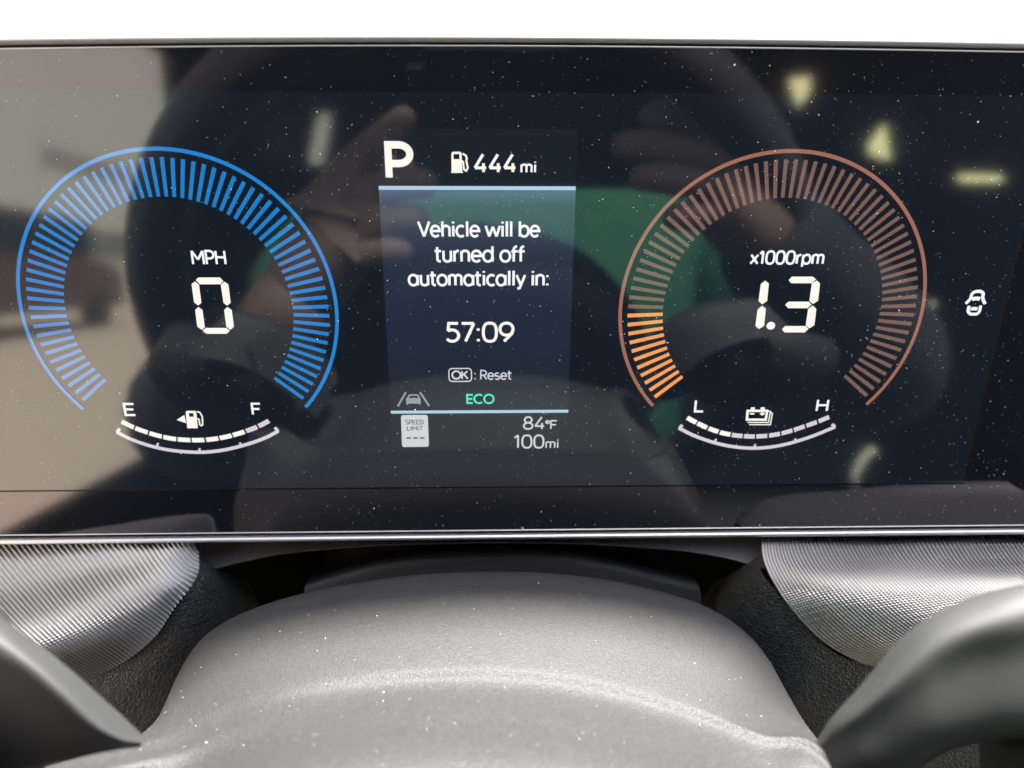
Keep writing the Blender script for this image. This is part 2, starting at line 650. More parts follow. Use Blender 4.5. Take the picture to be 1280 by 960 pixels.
ptext('scale_letter', 'H', 835 + 1074 / 5.818, 835 + 1158 / 5.818, 490 + 136 / 5.818, 490 + 56 / 5.818, M_text, batt, .17)


def icon(name, ox, oy, s, strokes, polys, m, parent, hole_m=None, holes=()):
    k = Ink()
    for P in polys:
        k.poly([uv(ox + a / s, oy + b / s) for a, b in P])
    for st in strokes:
        wd, P = st[0], st[1]
        k.stroke([uv(ox + a / s, oy + b / s) for a, b in P], wd, len(st) > 2)
    o = k.make(name, m, parent)
    if holes:
        k = Ink(.00016)
        for P in holes:
            k.poly([uv(ox + a / s, oy + b / s) for a, b in P])
        k.make(name + '_window', hole_m, parent)
    return o


M_dark = lit('dark print', (24, 27, 34), 1.0)
# fuel pump with the arrow to its left
icon('pump_icon', 135, 490, 5.818,
     [(.0019, [(646, 142), (668, 146), (686, 176), (690, 236), (680, 244), (668, 236), (664, 200), (650, 190)])],
     [[(500, 202), (556, 166), (570, 226)], [(566, 146), (574, 136), (634, 136), (643, 146), (654, 262), (578, 262)]],
     M_white, fuel, M_dark, [[(590, 152), (622, 152), (625, 178), (592, 178)]])
# stacked batteries
icon('battery_icon', 835, 490, 5.818,
     [(.0034, [(578, 136), (720, 136), (710, 200), (573, 200)], 1),
      (.0016, [(578, 220), (730, 220), (744, 140), (728, 138)]),
      (.0016, [(590, 236), (744, 236), (758, 152), (740, 150)]),
      (.0022, [(594, 157), (628, 157)]), (.0022, [(668, 157), (702, 157)]), (.0022, [(686, 144), (684, 170)])],
     [[(602, 110), (632, 110), (630, 130), (600, 130)], [(674, 110), (704, 110), (702, 130), (672, 130)]],
     M_white, batt)
# open doors warning
icon('door_icon', 1195, 350, 17.46,
     [(.0042, catmull([(205, 515), (262, 460), (318, 392), (340, 310), (400, 258), (470, 246), (540, 250), (590, 300), (578, 360), (592, 440), (632, 520)], 40)),
      (.0040, catmull([(282, 560), (262, 640), (262, 690), (310, 738), (380, 742), (450, 738), (502, 690), (520, 630), (532, 555)], 30)),
      (.0052, [(350, 418), (400, 404), (470, 400), (520, 414)]), (.0046, [(312, 628), (390, 622), (465, 628)])],
     [], M_text, disp)

# ---- the information panel in the middle
PU0, PU1 = -.1216, .1207
PV0, PV1, PV2, PV3 = -.1555, .1425, -.2245, .197
M_panel = lit('panel glow', (40, 54, 76), 1.0, ramp=[(0, (27, 35, 46)), (.18, (30, 40, 52)), (.38, (31, 42, 60)), (.7, (38, 48, 64)), (.93, (62, 74, 93)), (1, (88, 106, 134))])
k = Ink(.00007)
k.poly([(PU0, PV0), (PU1, PV0), (PU1, PV1), (PU0, PV1)])
panel = k.make('info_panel', M_panel, disp)
M_head = lit('panel header', (23, 32, 41), 1.0)
k = Ink(.00007)
k.poly([(PU0, PV2), (PU1, PV2), (PU1, PV0), (PU0, PV0)])
k.make('panel_header', M_head, panel)
k = Ink(.00007)
k.poly([(PU0, PV1), (PU1, PV1), (PU1, PV3), (PU0, PV3)])
k.make('panel_footer', lit('panel footer', (19, 28, 38), 1.0), panel)
k = Ink(.0001)
k.poly([(PU0, PV0 - .0022), (PU1, PV0 - .0022), (PU1, PV0 + .0024), (PU0, PV0 + .0024)])
k.make('divider_line', M_line, panel)
k = Ink(.0001)
k.poly([(PU0, PV1 - .0022), (PU1, PV1 - .0022), (PU1, PV1 + .0020), (PU0, PV1 + .0020)])
k.make('divider_line', M_line, panel)

ptext('gear_letter', 'P', 484.5, 513.5, 221.8, 181, M_white, panel, .205)
icon('pump_icon', 470, 165, 5.818,
     [(.0022, [(630, 156), (654, 172), (662, 194), (656, 204), (668, 262), (656, 282), (640, 272), (634, 218), (624, 208)])],
     [[(548, 154), (560, 143), (612, 143), (623, 154), (628, 288), (636, 297), (544, 297), (550, 286)]],
     M_white, panel, M_head, [[(564, 160), (606, 160), (607, 197), (565, 197)]])
ptext('range_text', '444', 593, 645, 215, 193, M_white, panel, .15)
ptext('range_text', 'mi', 651, 670, 215.2, 202, M_text, panel, .18)
ptext('message_text', 'Vehicle will be', 524, 674, 295.5, 277, M_text, panel, .15)
ptext('message_text', 'turned off', 544.5, 655, 326.8, 308, M_text, panel, .15)
ptext('message_text', 'automatically in:', 511.5, 685.5, 356.5, 338.5, M_text, panel, .155)
ptext('countdown_text', '57:09', 558.5, 641.5, 426.5, 403.5, M_white, panel, .14)
ptext('button_text', 'OK', 565.5, 584.5, 473.3, 463.8, M_foot, panel, .19)
k = Ink()
c0, c1 = uv(561, 460.5), uv(589.5, 476.5)
rr = .0045
pts = []
for cx_, cy_, a in ((c1[0] - rr, c0[1] + rr, -90), (c1[0] - rr, c1[1] - rr, 0), (c0[0] + rr, c1[1] - rr, 90), (c0[0] + rr, c0[1] + rr, 180)):
    pts += arc(cx_, cy_, rr, rr, a, a + 90, 5)
k.stroke(pts, .0016, True)
k.make('button_frame', M_foot, panel)
ptext('button_text', ': Reset', 593, 639, 474, 462.8, M_foot, panel, .13)
ptext('mode_text', 'ECO', 583.5, 617, 503.8, 493, M_teal, panel, .18)
# lane keeping icon: two lane lines and a car seen from behind
icon('lane_icon', 480, 480, 5.333,
     [(.0026, [(146, 54), (92, 148)]), (.0026, [(240, 54), (302, 146)]), (.0022, [(158, 92), (172, 72), (222, 72), (236, 92)])],
     [[(150, 92), (240, 92), (246, 104), (244, 136), (236, 138), (234, 130), (162, 130), (160, 138), (150, 138), (146, 104)]],
     M_grey, panel)
# speed limit plate
k = Ink()
c0, c1 = (501, 519), (535.5, 558.5)
pts = []
cn = [(501.2, 518.6), (534.8, 518.4), (536.2, 558.2), (502.6, 558.6)]
for i in range(4):
    p, a, b = cn[i], cn[i - 1], cn[(i + 1) % 4]
    la, lb = math.dist(p, a), math.dist(p, b)
    p0 = (p[0] + (a[0] - p[0]) * 3 / la, p[1] + (a[1] - p[1]) * 3 / la)
    p1 = (p[0] + (b[0] - p[0]) * 3 / lb, p[1] + (b[1] - p[1]) * 3 / lb)
    for t in (0, .33, .67, 1):
        pts.append(((1 - t) ** 2 * p0[0] + 2 * t * (1 - t) * p[0] + t * t * p1[0], (1 - t) ** 2 * p0[1] + 2 * t * (1 - t) * p[1] + t * t * p1[1]))
k.poly([uv(*p) for p in pts])
k.make('speed_sign', lit('sign plate', (206, 208, 212), 1.0), panel)
M_ink = lit('sign ink', (52, 56, 66), 1.0)
ptext('sign_text', 'SPEED', 507, 529.8, 530, 524.6, M_ink, panel, .14, w=.00016)
ptext('sign_text', 'LIMIT', 509, 528.5, 537.8, 532.4, M_ink, panel, .14, w=.00016)
for i in range(3):
    x = 508.3 + 8.3 * i
    pxpoly('sign_dash', [(x, 546.3), (x + 5.6, 546.3), (x + 5.6, 548.1), (x, 548.1)], M_ink, panel, .00016)
ptext('temperature_text', '84', 654.5, 680.5, 536, 521, M_foot, panel, .12)
ptext('temperature_text', '~F', 682.5, 695.5, 535.8, 525.5, M_foot, panel, .15)
ptext('distance_text', '100', 643, 679.5, 559.5, 543.8, M_foot, panel, .12)
ptext('distance_text', 'mi', 682, 698, 559.5, 549.2, M_foot, panel, .14)

# ---- dust lying on the glass
DV, DF = [], []
M_dust = mat('pale dust', (0.85, 0.85, 0.82), 0.8)


def speck(c, ax, ay, az, a, b, h):
    i = len(DV)
    for p in (ax * a, ay * b, -ax * a, -ay * b):
        DV.append(c + p * random.uniform(.7, 1.2))
    DV.append(c + az * h)
    DF.extend([(i, i + 1, i + 4), (i + 1, i + 2, i + 4), (i + 2, i + 3, i + 4), (i + 3, i, i + 4)])


for _ in range(5200):
    u, v = random.uniform(-.78, .84), random.uniform(-.312, .326)
    dens = .35 + .65 * min(1, max(0, (u + .55) / .7)) + .8 * noise.noise(Vector((u * 9, v * 9, 1)))
    if random.random() > dens:
        continue
    r = 0.000041 * math.exp(random.gauss(0, .45))
    a = random.uniform(0, PI)
    ax = XR * math.cos(a) + UP * math.sin(a)
    ay = UP * math.cos(a) - XR * math.sin(a)
    speck(face(u, v, .00018), ax, ay, NR, r * random.uniform(.9, 2.0), r, r * 2.0)
tag(obj('dust', DV, DF, M_dust), 'tiny pale dust specks scattered over the black display glass', 'dust', kind='stuff')

# ------------------------------------------------------------------ 2. the dashboard around it
dash = empty('dashboard', face(0, .36, -.05), 'dashboard with a bright pale top pad, ribbed silver trim and black leather below the display', 'dashboard')
M_pad = mat('pale pad', (0.62, 0.61, 0.58), 0.75, bump=('noise', 900, .3, .0006))
# top pad: a broad shelf behind the display, running to the windscreen
top = face(0, -.318, -.016)
zt = top.z - .002
rows = []
for y, z in ((top.y, zt - .02), (top.y + .002, zt - .004), (top.y + .012, zt), (top.y + .12, zt + .004), (top.y + .4, zt + .006), (top.y + .8, zt - .02)):
    rows.append([(x, y, z) for x in (-.75, -.4, 0, .4, .75)])
V, Fc = loft(rows, 24, 40)
obj('top_pad', V, Fc, M_pad, dash, True)

M_trim = mat('silver trim', (0.29, 0.285, 0.275), 0.31, metal=0.95)


def ribbed(name, ridges, nr, sub, along, cross, amp, camp, m):
    """ridges: list of (px, py, Z) polylines, one every few real ridges; the surface between them is
    displaced into nr rounded ridges, crossed by fine grooves"""
    rows = [[at(*p) for p in r] for r in ridges]
    nu, nv = along, nr * sub + 1
    V, Fc = loft(rows, nu, nv)
    out = []
    for j in range(nv):
        for i in range(nu):
            a = V[j * nu + i]
            du = V[j * nu + min(i + 1, nu - 1)] - V[j * nu + max(i - 1, 0)]
            dv = V[min(j + 1, nv - 1) * nu + i] - V[max(j - 1, 0) * nu + i]
            n = du.cross(dv).normalized()
            if n.dot(CAM - a) < 0:
                n = -n
            ph = (j % sub) / sub
            hgt = abs(math.sin(PI * ph)) ** .9
            pc = (i / (nu - 1) * cross) % 1
            g_ = abs(math.sin(PI * pc)) ** .5
            out.append(a + n * (amp * hgt + camp * g_))
    if (out[1] - out[0]).cross(out[nu] - out[0]).dot(CAM - out[0]) < 0:
        Fc = [tuple(reversed(f)) for f in Fc]
    return obj(name, out, Fc, m, dash, True)


# left wing: ridges leave the top edge heading down to the right and flatten out at the leather
ribbed('trim_panel', [
    [(240, 664, .2375), (241, 674, .236), (243, 684, .235), (246, 690, .2345)],
    [(196, 664, .244), (214, 690, .232), (230, 711, .2265), (246, 720, .2275)],
    [(140, 660, .240), (170, 700, .229), (198, 738, .216), (218, 757, .221)],
    [(76, 660, .240), (114, 710, .228), (152, 758, .213), (196, 792, .221)],
    [(10, 660, .240), (60, 722, .227), (108, 778, .211), (164, 820, .222)],
    [(-60, 660, .240), (0, 735, .226), (60, 797, .210), (128, 840, .224)],
    [(-130, 660, .240), (-60, 745, .225), (10, 815, .209), (90, 856, .226)],
    [(-210, 660, .240), (-120, 755, .224), (-40, 835, .208), (50, 872, .228)],
    [(-290, 660, .240), (-190, 770, .224), (-90, 850, .208), (10, 885, .23)]],
    70, 7, 400, 80, .00075, .00035, M_trim)
# right wing: finer ridges that follow the leather edge
ribbed('trim_panel', [
    [(952, 660, .246), (953, 700, .231), (973, 739, .222), (1021, 795, .2205), (1070, 824, .222), (1100, 832, .223)],
    [(985, 660, .248), (996, 700, .229), (1024, 738, .216), (1074, 786, .2145), (1120, 814, .216), (1155, 826, .217)],
    [(1035, 660, .250), (1053, 700, .229), (1086, 738, .214), (1130, 776, .2105), (1176, 806, .212), (1215, 822, .213)],
    [(1100, 660, .252), (1122, 700, .229), (1158, 738, .214), (1200, 770, .209), (1240, 796, .209), (1280, 816, .21)],
    [(1180, 655, .254), (1205, 700, .229), (1240, 736, .213), (1280, 766, .208), (1320, 790, .207), (1350, 806, .208)],
    [(1270, 655, .256), (1300, 700, .230), (1335, 735, .213), (1370, 760, .208), (1410, 785, .206), (1440, 800, .206)],
    [(1370, 655, .258), (1400, 700, .231), (1435, 735, .213), (1470, 760, .208), (1500, 785, .206), (1540, 800, .206)]],
    88, 6, 420, 96, .00055, .0004, M_trim)

M_leather = mat('black leather', (0.013, 0.014, 0.0135), 0.55, spec=.35, bump=('voronoi', 900, .7, .0005))
# leather side panels that fall from the trim into the column recess
V, Fc = loft([
    [at(*p) for p in ((250, 700, .232), (247, 719, .2275), (222, 757, .2225), (198, 793, .2225), (166, 822, .2235), (130, 842, .2255), (92, 858, .2275), (20, 890, .231), (-120, 950, .24))],
    [at(*p) for p in ((262, 706, .236), (262, 725, .231), (240, 772, .226), (216, 812, .225), (186, 846, .225), (150, 872, .226), (110, 895, .228), (40, 930, .231), (-100, 990, .24))],
    [at(*p) for p in ((285, 718, .250), (292, 745, .245), (275, 800, .238), (250, 850, .236), (225, 895, .235), (195, 930, .235), (150, 960, .236), (80, 1000, .238), (-80, 1080, .24))],
    [at(*p) for p in ((310, 730, .285), (330, 770, .28), (330, 840, .275), (310, 900, .27), (290, 950, .27), (260, 1000, .27), (200, 1040, .27), (100, 1090, .27), (-60, 1150, .27))]], 70, 40)
obj('leather_panel', V, Fc, M_leather, dash, True)
V, Fc = loft([
    [at(*p) for p in ((948, 695, .232), (951, 713, .2275), (972, 741, .2225), (999, 774, .221), (1020, 797, .2205), (1047, 818, .2215), (1070, 827, .222), (1100, 833, .223), (1180, 842, .224), (1300, 850, .225))],
    [at(*p) for p in ((938, 702, .236), (938, 724, .231), (956, 760, .226), (984, 800, .224), (1010, 830, .2235), (1040, 852, .224), (1070, 866, .2245), (1105, 876, .225), (1190, 890, .225), (1310, 895, .225))],
    [at(*p) for p in ((915, 716, .250), (905, 745, .245), (918, 800, .238), (948, 860, .235), (980, 900, .233), (1020, 930, .233), (1060, 950, .233), (1110, 965, .233), (1200, 985, .233), (1330, 990, .233))],
    [at(*p) for p in ((890, 730, .285), (870, 770, .28), (870, 850, .275), (900, 920, .27), (940, 980, .27), (990, 1030, .27), (1050, 1060, .27), (1110, 1080, .27), (1210, 1100, .27), (1350, 1100, .27))]], 70, 40)
obj('leather_panel', [v for v in V], [tuple(reversed(f)) for f in Fc], M_leather, dash, True)

# grey cowl right under the display, its lower edge an arch over the column
M_cowl = mat('grey cowl', (0.050, 0.047, 0.046), 0.6, spec=.4, bump=('noise', 2500, .25, .0003))
edge = [(243, 721), (270, 712), (300, 704), (350, 693.5), (410, 687), (480, 682), (600, 679), (720, 680), (790, 684), (850, 689), (905, 698), (956, 712)]
rows = [[at(x, 671 - x * .0085, .246) for x, y in edge], [at(x, y - 1.2, .2385) for x, y in edge], [at(x, y, .2392) for x, y in edge], [at(x, y - 1, .262) for x, y in edge]]
V, Fc = loft(rows, 80, 0, spline=False)
obj('lower_cowl', V, Fc, M_cowl, dash, False)
# sheet behind the column, coloured near black to stand for the recess shade
M_recess_shade = mat('recess shade black', (0.002, 0.002, 0.002), 0.9, spec=0.0)
XC = (-500, -100, 300, 640, 980, 1400, 1800)
V, Fc = loft([[at(x, y, z) for x in XC] for y, z in ((560, .262), (640, .285), (720, .31), (850, .32), (1000, .31), (1300, .29), (1700, .27))], 14, 14)
obj('recess_shade_sheet', V, Fc, M_recess_shade, dash, True)

# ------------------------------------------------------------------ 3. steering column shroud
M_boot = mat('column boot', (0.016, 0.016, 0.018), 0.5, bump=('noise', 1800, .35, .0004))
M_shroud = mat('shroud plastic', (0.014, 0.014, 0.0135), 0.58, spec=.5, bump=('noise', 2600, .45, .0007))
# moulded grain: tiny pale and dark flecks in the plastic itself
_n = M_shroud.node_tree.nodes
_tc = _n.new('ShaderNodeTexCoord')
_mp = _n.new('ShaderNodeMapping')
_mp.inputs['Scale'].default_value = (.55, 1, 1)
_nz = _n.new('ShaderNodeTexNoise')
_nz.inputs['Scale'].default_value = 1900
_nz.inputs['Detail'].default_value = 2
_cr = _n.new('ShaderNodeValToRGB')
_cr.color_ramp.elements[0].position, _cr.color_ramp.elements[0].color = .36, (.0105, .0108, .0105, 1)
_cr.color_ramp.elements[1].position, _cr.color_ramp.elements[1].color = .68, (.0205, .0209, .0203, 1)
M_shroud.node_tree.links.new(_tc.outputs['Object'], _mp.inputs['Vector'])
M_shroud.node_tree.links.new(_mp.outputs[0], _nz.inputs['Vector'])
M_shroud.node_tree.links.new(_nz.outputs['Fac'], _cr.inputs['Fac'])
M_shroud.node_tree.links.new(_cr.outputs['Color'], _n['Principled BSDF'].inputs['Base Color'])
col = empty('steering_column', at(600, 900, .24), 'grey grained plastic dome over the steering column with a curved crease', 'steering column')
V, Fc = loft([
    [at(*p) for p in ((420, 668, .285), (500, 668, .285), (600, 664, .285), (720, 664, .285), (850, 668, .285))],
    [at(*p) for p in ((400, 712, .262), (480, 692, .262), (600, 680, .262), (720, 684, .262), (860, 712, .262))],
    [at(*p) for p in ((385, 726, .252), (480, 700, .252), (600, 690, .252), (720, 693, .252), (870, 726, .252))],
    [at(*p) for p in ((380, 740, .250), (480, 712, .250), (600, 702, .250), (720, 706, .250), (876, 742, .250))],
    [at(*p) for p in ((380, 800, .252), (480, 780, .252), (600, 770, .252), (720, 774, .252), (876, 800, .252))]], 50, 40)
obj('column_boot', V, Fc, M_boot, col, True)
R0 = [(60, 985, .175), (172, 930, .196), (198, 898, .206), (221, 846, .213), (246, 805, .218), (277, 780, .221), (322, 759, .2235), (375, 743, .225), (440, 730, .226), (520, 719, .227), (600, 715, .227), (690, 717, .227), (780, 729, .226),
      (858, 749, .225), (897, 766, .2235), (935, 793, .220), (961, 825, .216), (985, 868, .210), (1004, 900, .203), (1020, 922, .195), (1068, 985, .180)]


def shift(row, f):
    return [f(i / (len(row) - 1), *p) for i, p in enumerate(row)]


RIDGE = [(-10, 978, .138), (90, 950, .148), (165, 931, .155), (222, 917, .159), (280, 892, .162), (320, 876, .163), (370, 861, .164), (420, 851, .165), (470, 844, .1655), (530, 839, .166), (585, 837.5, .166), (640, 839, .166), (700, 845, .1655),
         (760, 856, .165), (810, 869, .164), (850, 881, .163), (890, 895, .162), (925, 910, .161), (958, 921, .160), (1010, 925, .157), (1062, 975, .146)]
RIDGE = [(p[0], p[1], p[2] + .014) for p in RIDGE]
assert len(R0) == len(RIDGE)


def mixr(a, b, t, lift=0.0, bulge=0):
    return [(p[0] + (q[0] - p[0]) * t, p[1] + (q[1] - p[1]) * t, 1 / ((1 - t) / p[2] + t / q[2]) - lift) for p, q in zip(a, b)]


def stp(x):
    return .2 + .8 * min(1, max(0, (x - 260) / 220))


under = [(600 + (p[0] - 600) * .95, p[1] + 45, p[2] + .012) for p in R0]
edge0 = [(600 + (p[0] - 600) * .992, p[1] + 5, p[2] + .003) for p in R0]
rows = [under, edge0, R0, mixr(R0, RIDGE, .12, .0012), mixr(R0, RIDGE, .4, .0018), mixr(R0, RIDGE, .75, .0012), mixr(R0, RIDGE, .9, .0007), RIDGE,
        [(p[0], p[1] + 11, p[2] - .0042 + .0028 * stp(p[0])) for p in RIDGE], [(p[0], p[1] + 26, p[2] - .0098 + .0039 * stp(p[0])) for p in RIDGE],
        [(600 + (p[0] - 600) * 1.02, p[1] + 60, .161 - .00001 * abs(p[0] - 600)) for p in RIDGE],
        [(600 + (p[0] - 600) * 1.08, p[1] + 130, .139 - .00001 * abs(p[0] - 600)) for p in RIDGE],
        [(600 + (p[0] - 600) * 1.2, p[1] + 260, .122) for p in RIDGE],
        [(600 + (p[0] - 600) * 1.3, p[1] + 600, .115) for p in RIDGE]]
V, Fc = loft([[at(*p) for p in r] for r in rows], 110, 110)
obj('shroud', V, Fc, M_shroud, col, True)
SV, DV, DF = V, [], []
for _ in range(700):
    q = random.randrange(110 * 8, 110 * 80)
    if q % 110 > 106 or (SV[q + 1] - SV[q]).cross(SV[q + 110] - SV[q]).length < random.random() * 2.4e-6:
        continue
    n_ = (SV[q + 1] - SV[q]).cross(SV[q + 110] - SV[q]).normalized()
    if n_.dot(CAM - SV[q]) < 0:
        n_ = -n_
    ax = n_.orthogonal().normalized()
    r = .000042 * math.exp(random.gauss(0, .5))
    c_ = SV[q].lerp(SV[q + 1], random.random()).lerp(SV[q + 110], random.random() * .5)
    speck(c_ + n_ * .0001, ax, n_.cross(ax), n_, r * random.uniform(.8, 1.8), r, r * 1.4)
tag(obj('dust', DV, DF, M_dust), 'pale dust grains on the grey steering column dome', 'dust', kind='stuff')

# ------------------------------------------------------------------ 4. steering wheel
M_spoke = mat('spoke plastic', (0.021, 0.0225, 0.0218), 0.62, spec=.30, bump=('noise', 2500, .25, .0003))
M_rim = mat('rim leather', (0.016, 0.016, 0.018), 0.5, bump=('voronoi', 900, .3, .0002))
wheel = empty('steering_wheel', at(600, 1150, .12), 'dark steering wheel, its two smooth spokes angling into the lower corners', 'steering wheel')
rows = [
    [(-120, 745, .150), (-20, 776, .150), (40, 815, .150), (85, 850, .151), (130, 890, .152), (160, 918, .153), (176, 930, .154)],
    [(-120, 722, .136), (-20, 760, .136), (40, 799, .137), (85, 834, .138), (130, 874, .140), (163, 904, .142), (180, 921, .144)],
    [(-120, 735, .131), (-20, 774, .131), (38, 812, .132), (82, 848, .133), (126, 889, .135), (160, 917, .138), (180, 925, .141)],
    [(-120, 762, .1285), (-20, 798, .1285), (30, 826, .129), (76, 864, .130), (120, 905, .132), (154, 924, .135), (178, 928, .139)],
    [(-120, 800, .1285), (-20, 830, .1285), (20, 850, .129), (66, 884, .130), (110, 918, .132), (150, 930, .135), (176, 931, .139)],
    [(-120, 900, .1295), (-20, 905, .1300), (20, 912, .1305), (66, 922, .1312), (110, 933, .133), (150, 933.5, .1352), (176, 932, .139)],
    [(-120, 985, .126), (-20, 966, .1340), (20, 960, .1335), (66, 952, .1335), (110, 943, .1345), (150, 936, .136), (176, 933, .139)],
    [(-120, 986, .1345), (-20, 967, .1345), (20, 961, .1340), (66, 953, .1340), (110, 944, .135), (150, 937, .1364), (176, 934, .1394)],
    [(-120, 975, .140), (-20, 958, .140), (20, 951, .140), (66, 943, .140), (110, 936, .141), (150, 931, .144), (176, 930, .148)]]
V, Fc = loft([[at(*p) for p in r] for r in rows], 60, 60)
obj('spoke', V, Fc, M_spoke, wheel, True)
rows = [
    [(1026, 935, .155), (1046, 905, .153), (1080, 870, .151), (1128, 820, .150), (1165, 790, .149), (1216, 765, .148), (1285, 748, .147), (1400, 730, .147)],
    [(1020, 928, .146), (1038, 899, .142), (1072, 861, .139), (1122, 803, .137), (1160, 772, .136), (1216, 746, .135), (1283, 729, .134), (1400, 712, .134)],
    [(1021, 928, .143), (1044, 902, .137), (1080, 868, .134), (1130, 814, .132), (1166, 785, .131), (1218, 762, .130), (1283, 744, .129), (1400, 728, .129)],
    [(1024, 932, .140), (1052, 908, .134), (1090, 874, .131), (1138, 832, .129), (1174, 808, .128), (1220, 788, .127), (1283, 774, .126), (1400, 760, .126)],
    [(1028, 938, .139), (1062, 918, .133), (1104, 888, .130), (1150, 855, .128), (1184, 838, .1275), (1224, 822, .127), (1283, 812, .126), (1400, 800, .126)],
    [(1040, 965, .137), (1080, 962, .132), (1124, 958, .130), (1166, 934, .128), (1190, 925, .1275), (1226, 917, .127), (1283, 910, .126), (1400, 905, .126)],
    [(1045, 985, .146), (1084, 980, .145), (1128, 972, .145), (1172, 946, .145), (1196, 936, .145), (1230, 928, .145), (1290, 921, .145), (1400, 915, .145)]]
V, Fc = loft([[at(*p) for p in r] for r in rows], 70, 60)
obj('spoke', V, [tuple(reversed(f)) for f in Fc], M_spoke, wheel, True)


def tube(pts, n=12, flat=1.0, axis=None):
    """tapering tube through (point, radius) pairs"""
    V, Fc = [], []
    P = [Vector(p) for p, r in pts]
    for i, (p, r) in enumerate(pts):
        d = (P[min(i + 1, len(P) - 1)] - P[max(i - 1, 0)]).normalized()
        a = d.orthogonal().normalized() if axis is None else (axis - d * axis.dot(d)).normalized()
        b = d.cross(a)
        for k_ in range(n):
            t = 2 * PI * k_ / n
            V.append(P[i] + a * math.cos(t) * r * flat + b * math.sin(t) * r)
    for i in range(len(P) - 1):
        for k_ in range(n):
            Fc.append((i * n + k_, i * n + (k_ + 1) % n, (i + 1) * n + (k_ + 1) % n, (i + 1) * n + k_))
    Fc.append(tuple(reversed(range(n))))
    Fc.append(tuple(range(len(V) - n, len(V))))
    return V, Fc


RC, RT, RR = Vector((-.004, -.225, -.02)), R(32), .173
rim_up = Vector((0, math.sin(RT), math.cos(RT)))
rim_n = Vector((0, -math.cos(RT), math.sin(RT)))
V, Fc = [], []
for i in range(96):
    a = 2 * PI * i / 96
    rad = XR * math.sin(a) + rim_up * math.cos(a)
    for k_ in range(14):
        b = 2 * PI * k_ / 14
        V.append(RC + rad * (RR + .0155 * math.cos(b)) + rim_n * .0175 * math.sin(b))
for i in range(96):
    for k_ in range(14):
        j = (i + 1) % 96
        Fc.append((i * 14 + k_, i * 14 + (k_ + 1) % 14, j * 14 + (k_ + 1) % 14, j * 14 + k_))
obj('rim', V, Fc, M_rim, wheel, True)
for s in (-1, 1):
    e_ = RC + XR * (s * RR) - rim_up * .01
    V, Fc = tube([(at(640 + s * 640, 900, .138), .022), (at(640 + s * 900, 960, .135), .021), (RC + XR * (s * .15) + rim_n * -.02, .020), (e_, .016)], 14, .6, rim_n)
    obj('spoke_arm', V, Fc, M_spoke, wheel, True)

V, Fc = loft([[RC + XR * (.100 * math.sin(t) * f) + rim_up * (-.035 + .098 * math.cos(t) * f) + rim_n * h_ for t in [2 * PI * q / 12 for q in range(13)]]
              for f, h_ in ((.03, -.040), (.5, -.038), (.96, -.034), (1, -.02), (1, .0), (.93, .016), (.6, .026), (.05, .03))], 60, 20)
obj('airbag_cover', V, Fc, mat('airbag black', (.006, .006, .007), .75, spec=.2), wheel, True)

# ------------------------------------------------------------------ 5. what the glass mirrors: cabin, driver, the yard outside
from mathutils.geometry import tessellate_polygon


def mray(px, py):
    """ray that leaves the display after mirroring the view through that pixel"""
    d = CX * ((px - 640) / F) + CY * ((py - 480) / F) + CZ
    o = CAM + d * (-CAM.dot(NR) / d.dot(NR))
    return o, d - NR * (2 * d.dot(NR))


def hit(px, py, axis, val):
    o, d = mray(px, py)
    return o + d * ((val - o[axis]) / d[axis])


def panel_with_holes(name, outer, holes, m, thick, nrm, label=None):
    loops = [[Vector(p) for p in outer]] + [[Vector(p) for p in h] for h in holes]
    tris = tessellate_polygon(loops)
    pts = [p for l in loops for p in l]
    o = obj(name, pts, [tuple(t) for t in tris], m)
    md = o.modifiers.new('solidify', 'SOLIDIFY')
    md.thickness = thick
    md.offset = 0
    return tag(o, kind='structure')


M_liner = mat('cabin liner', (0.075, 0.08, 0.085), 0.9)
M_door = mat('door trim', (0.03, 0.03, 0.032), 0.7)
tag(box('cabin_roof', (0, -1.78, .66), (1.7, 2.6, .04), M_liner), kind='structure')
tag(box('cabin_floor', (0, -1.3, -.72), (1.7, 3.6, .04), M_door), kind='structure')
YB = -3.05
panel_with_holes('cabin_back', [(-.84, YB, -.7), (.84, YB, -.7), (.84, YB, .64), (-.84, YB, .64)],
                 [[hit(*p, 1, YB) for p in ((414, 62), (428, 62), (404, 205), (386, 205))]], M_liner, .005, None)
XL = -.80
panel_with_holes('cabin_side', [(XL, .25, -.7), (XL, .25, .64), (XL, YB, .64), (XL, YB, -.7)],
                 [[(XL, .2, -.42), (XL, .2, .50), (XL, -1.82, .54), (XL, -1.86, -.42)]], M_door, .03, None)
XRT = .82
panel_with_holes('cabin_side', [(XRT, .25, -.7), (XRT, .25, .64), (XRT, YB, .64), (XRT, YB, -.7)],
                 [[hit(*p, 0, XRT) for p in ((985, 98), (1014, 96), (1012, 116), (997, 136))],
                  [hit(*p, 0, XRT) for p in ((1107, 150), (1114, 202), (1086, 192), (1085, 180))],
                  [hit(*p, 0, XRT) for p in ((1196, 218), (1254, 219), (1254, 228), (1197, 227))],
                  [(XRT, .2, -.3), (XRT, .2, .5), (XRT, -.6, .54), (XRT, -.6, -.3)]], M_door, .005, None)

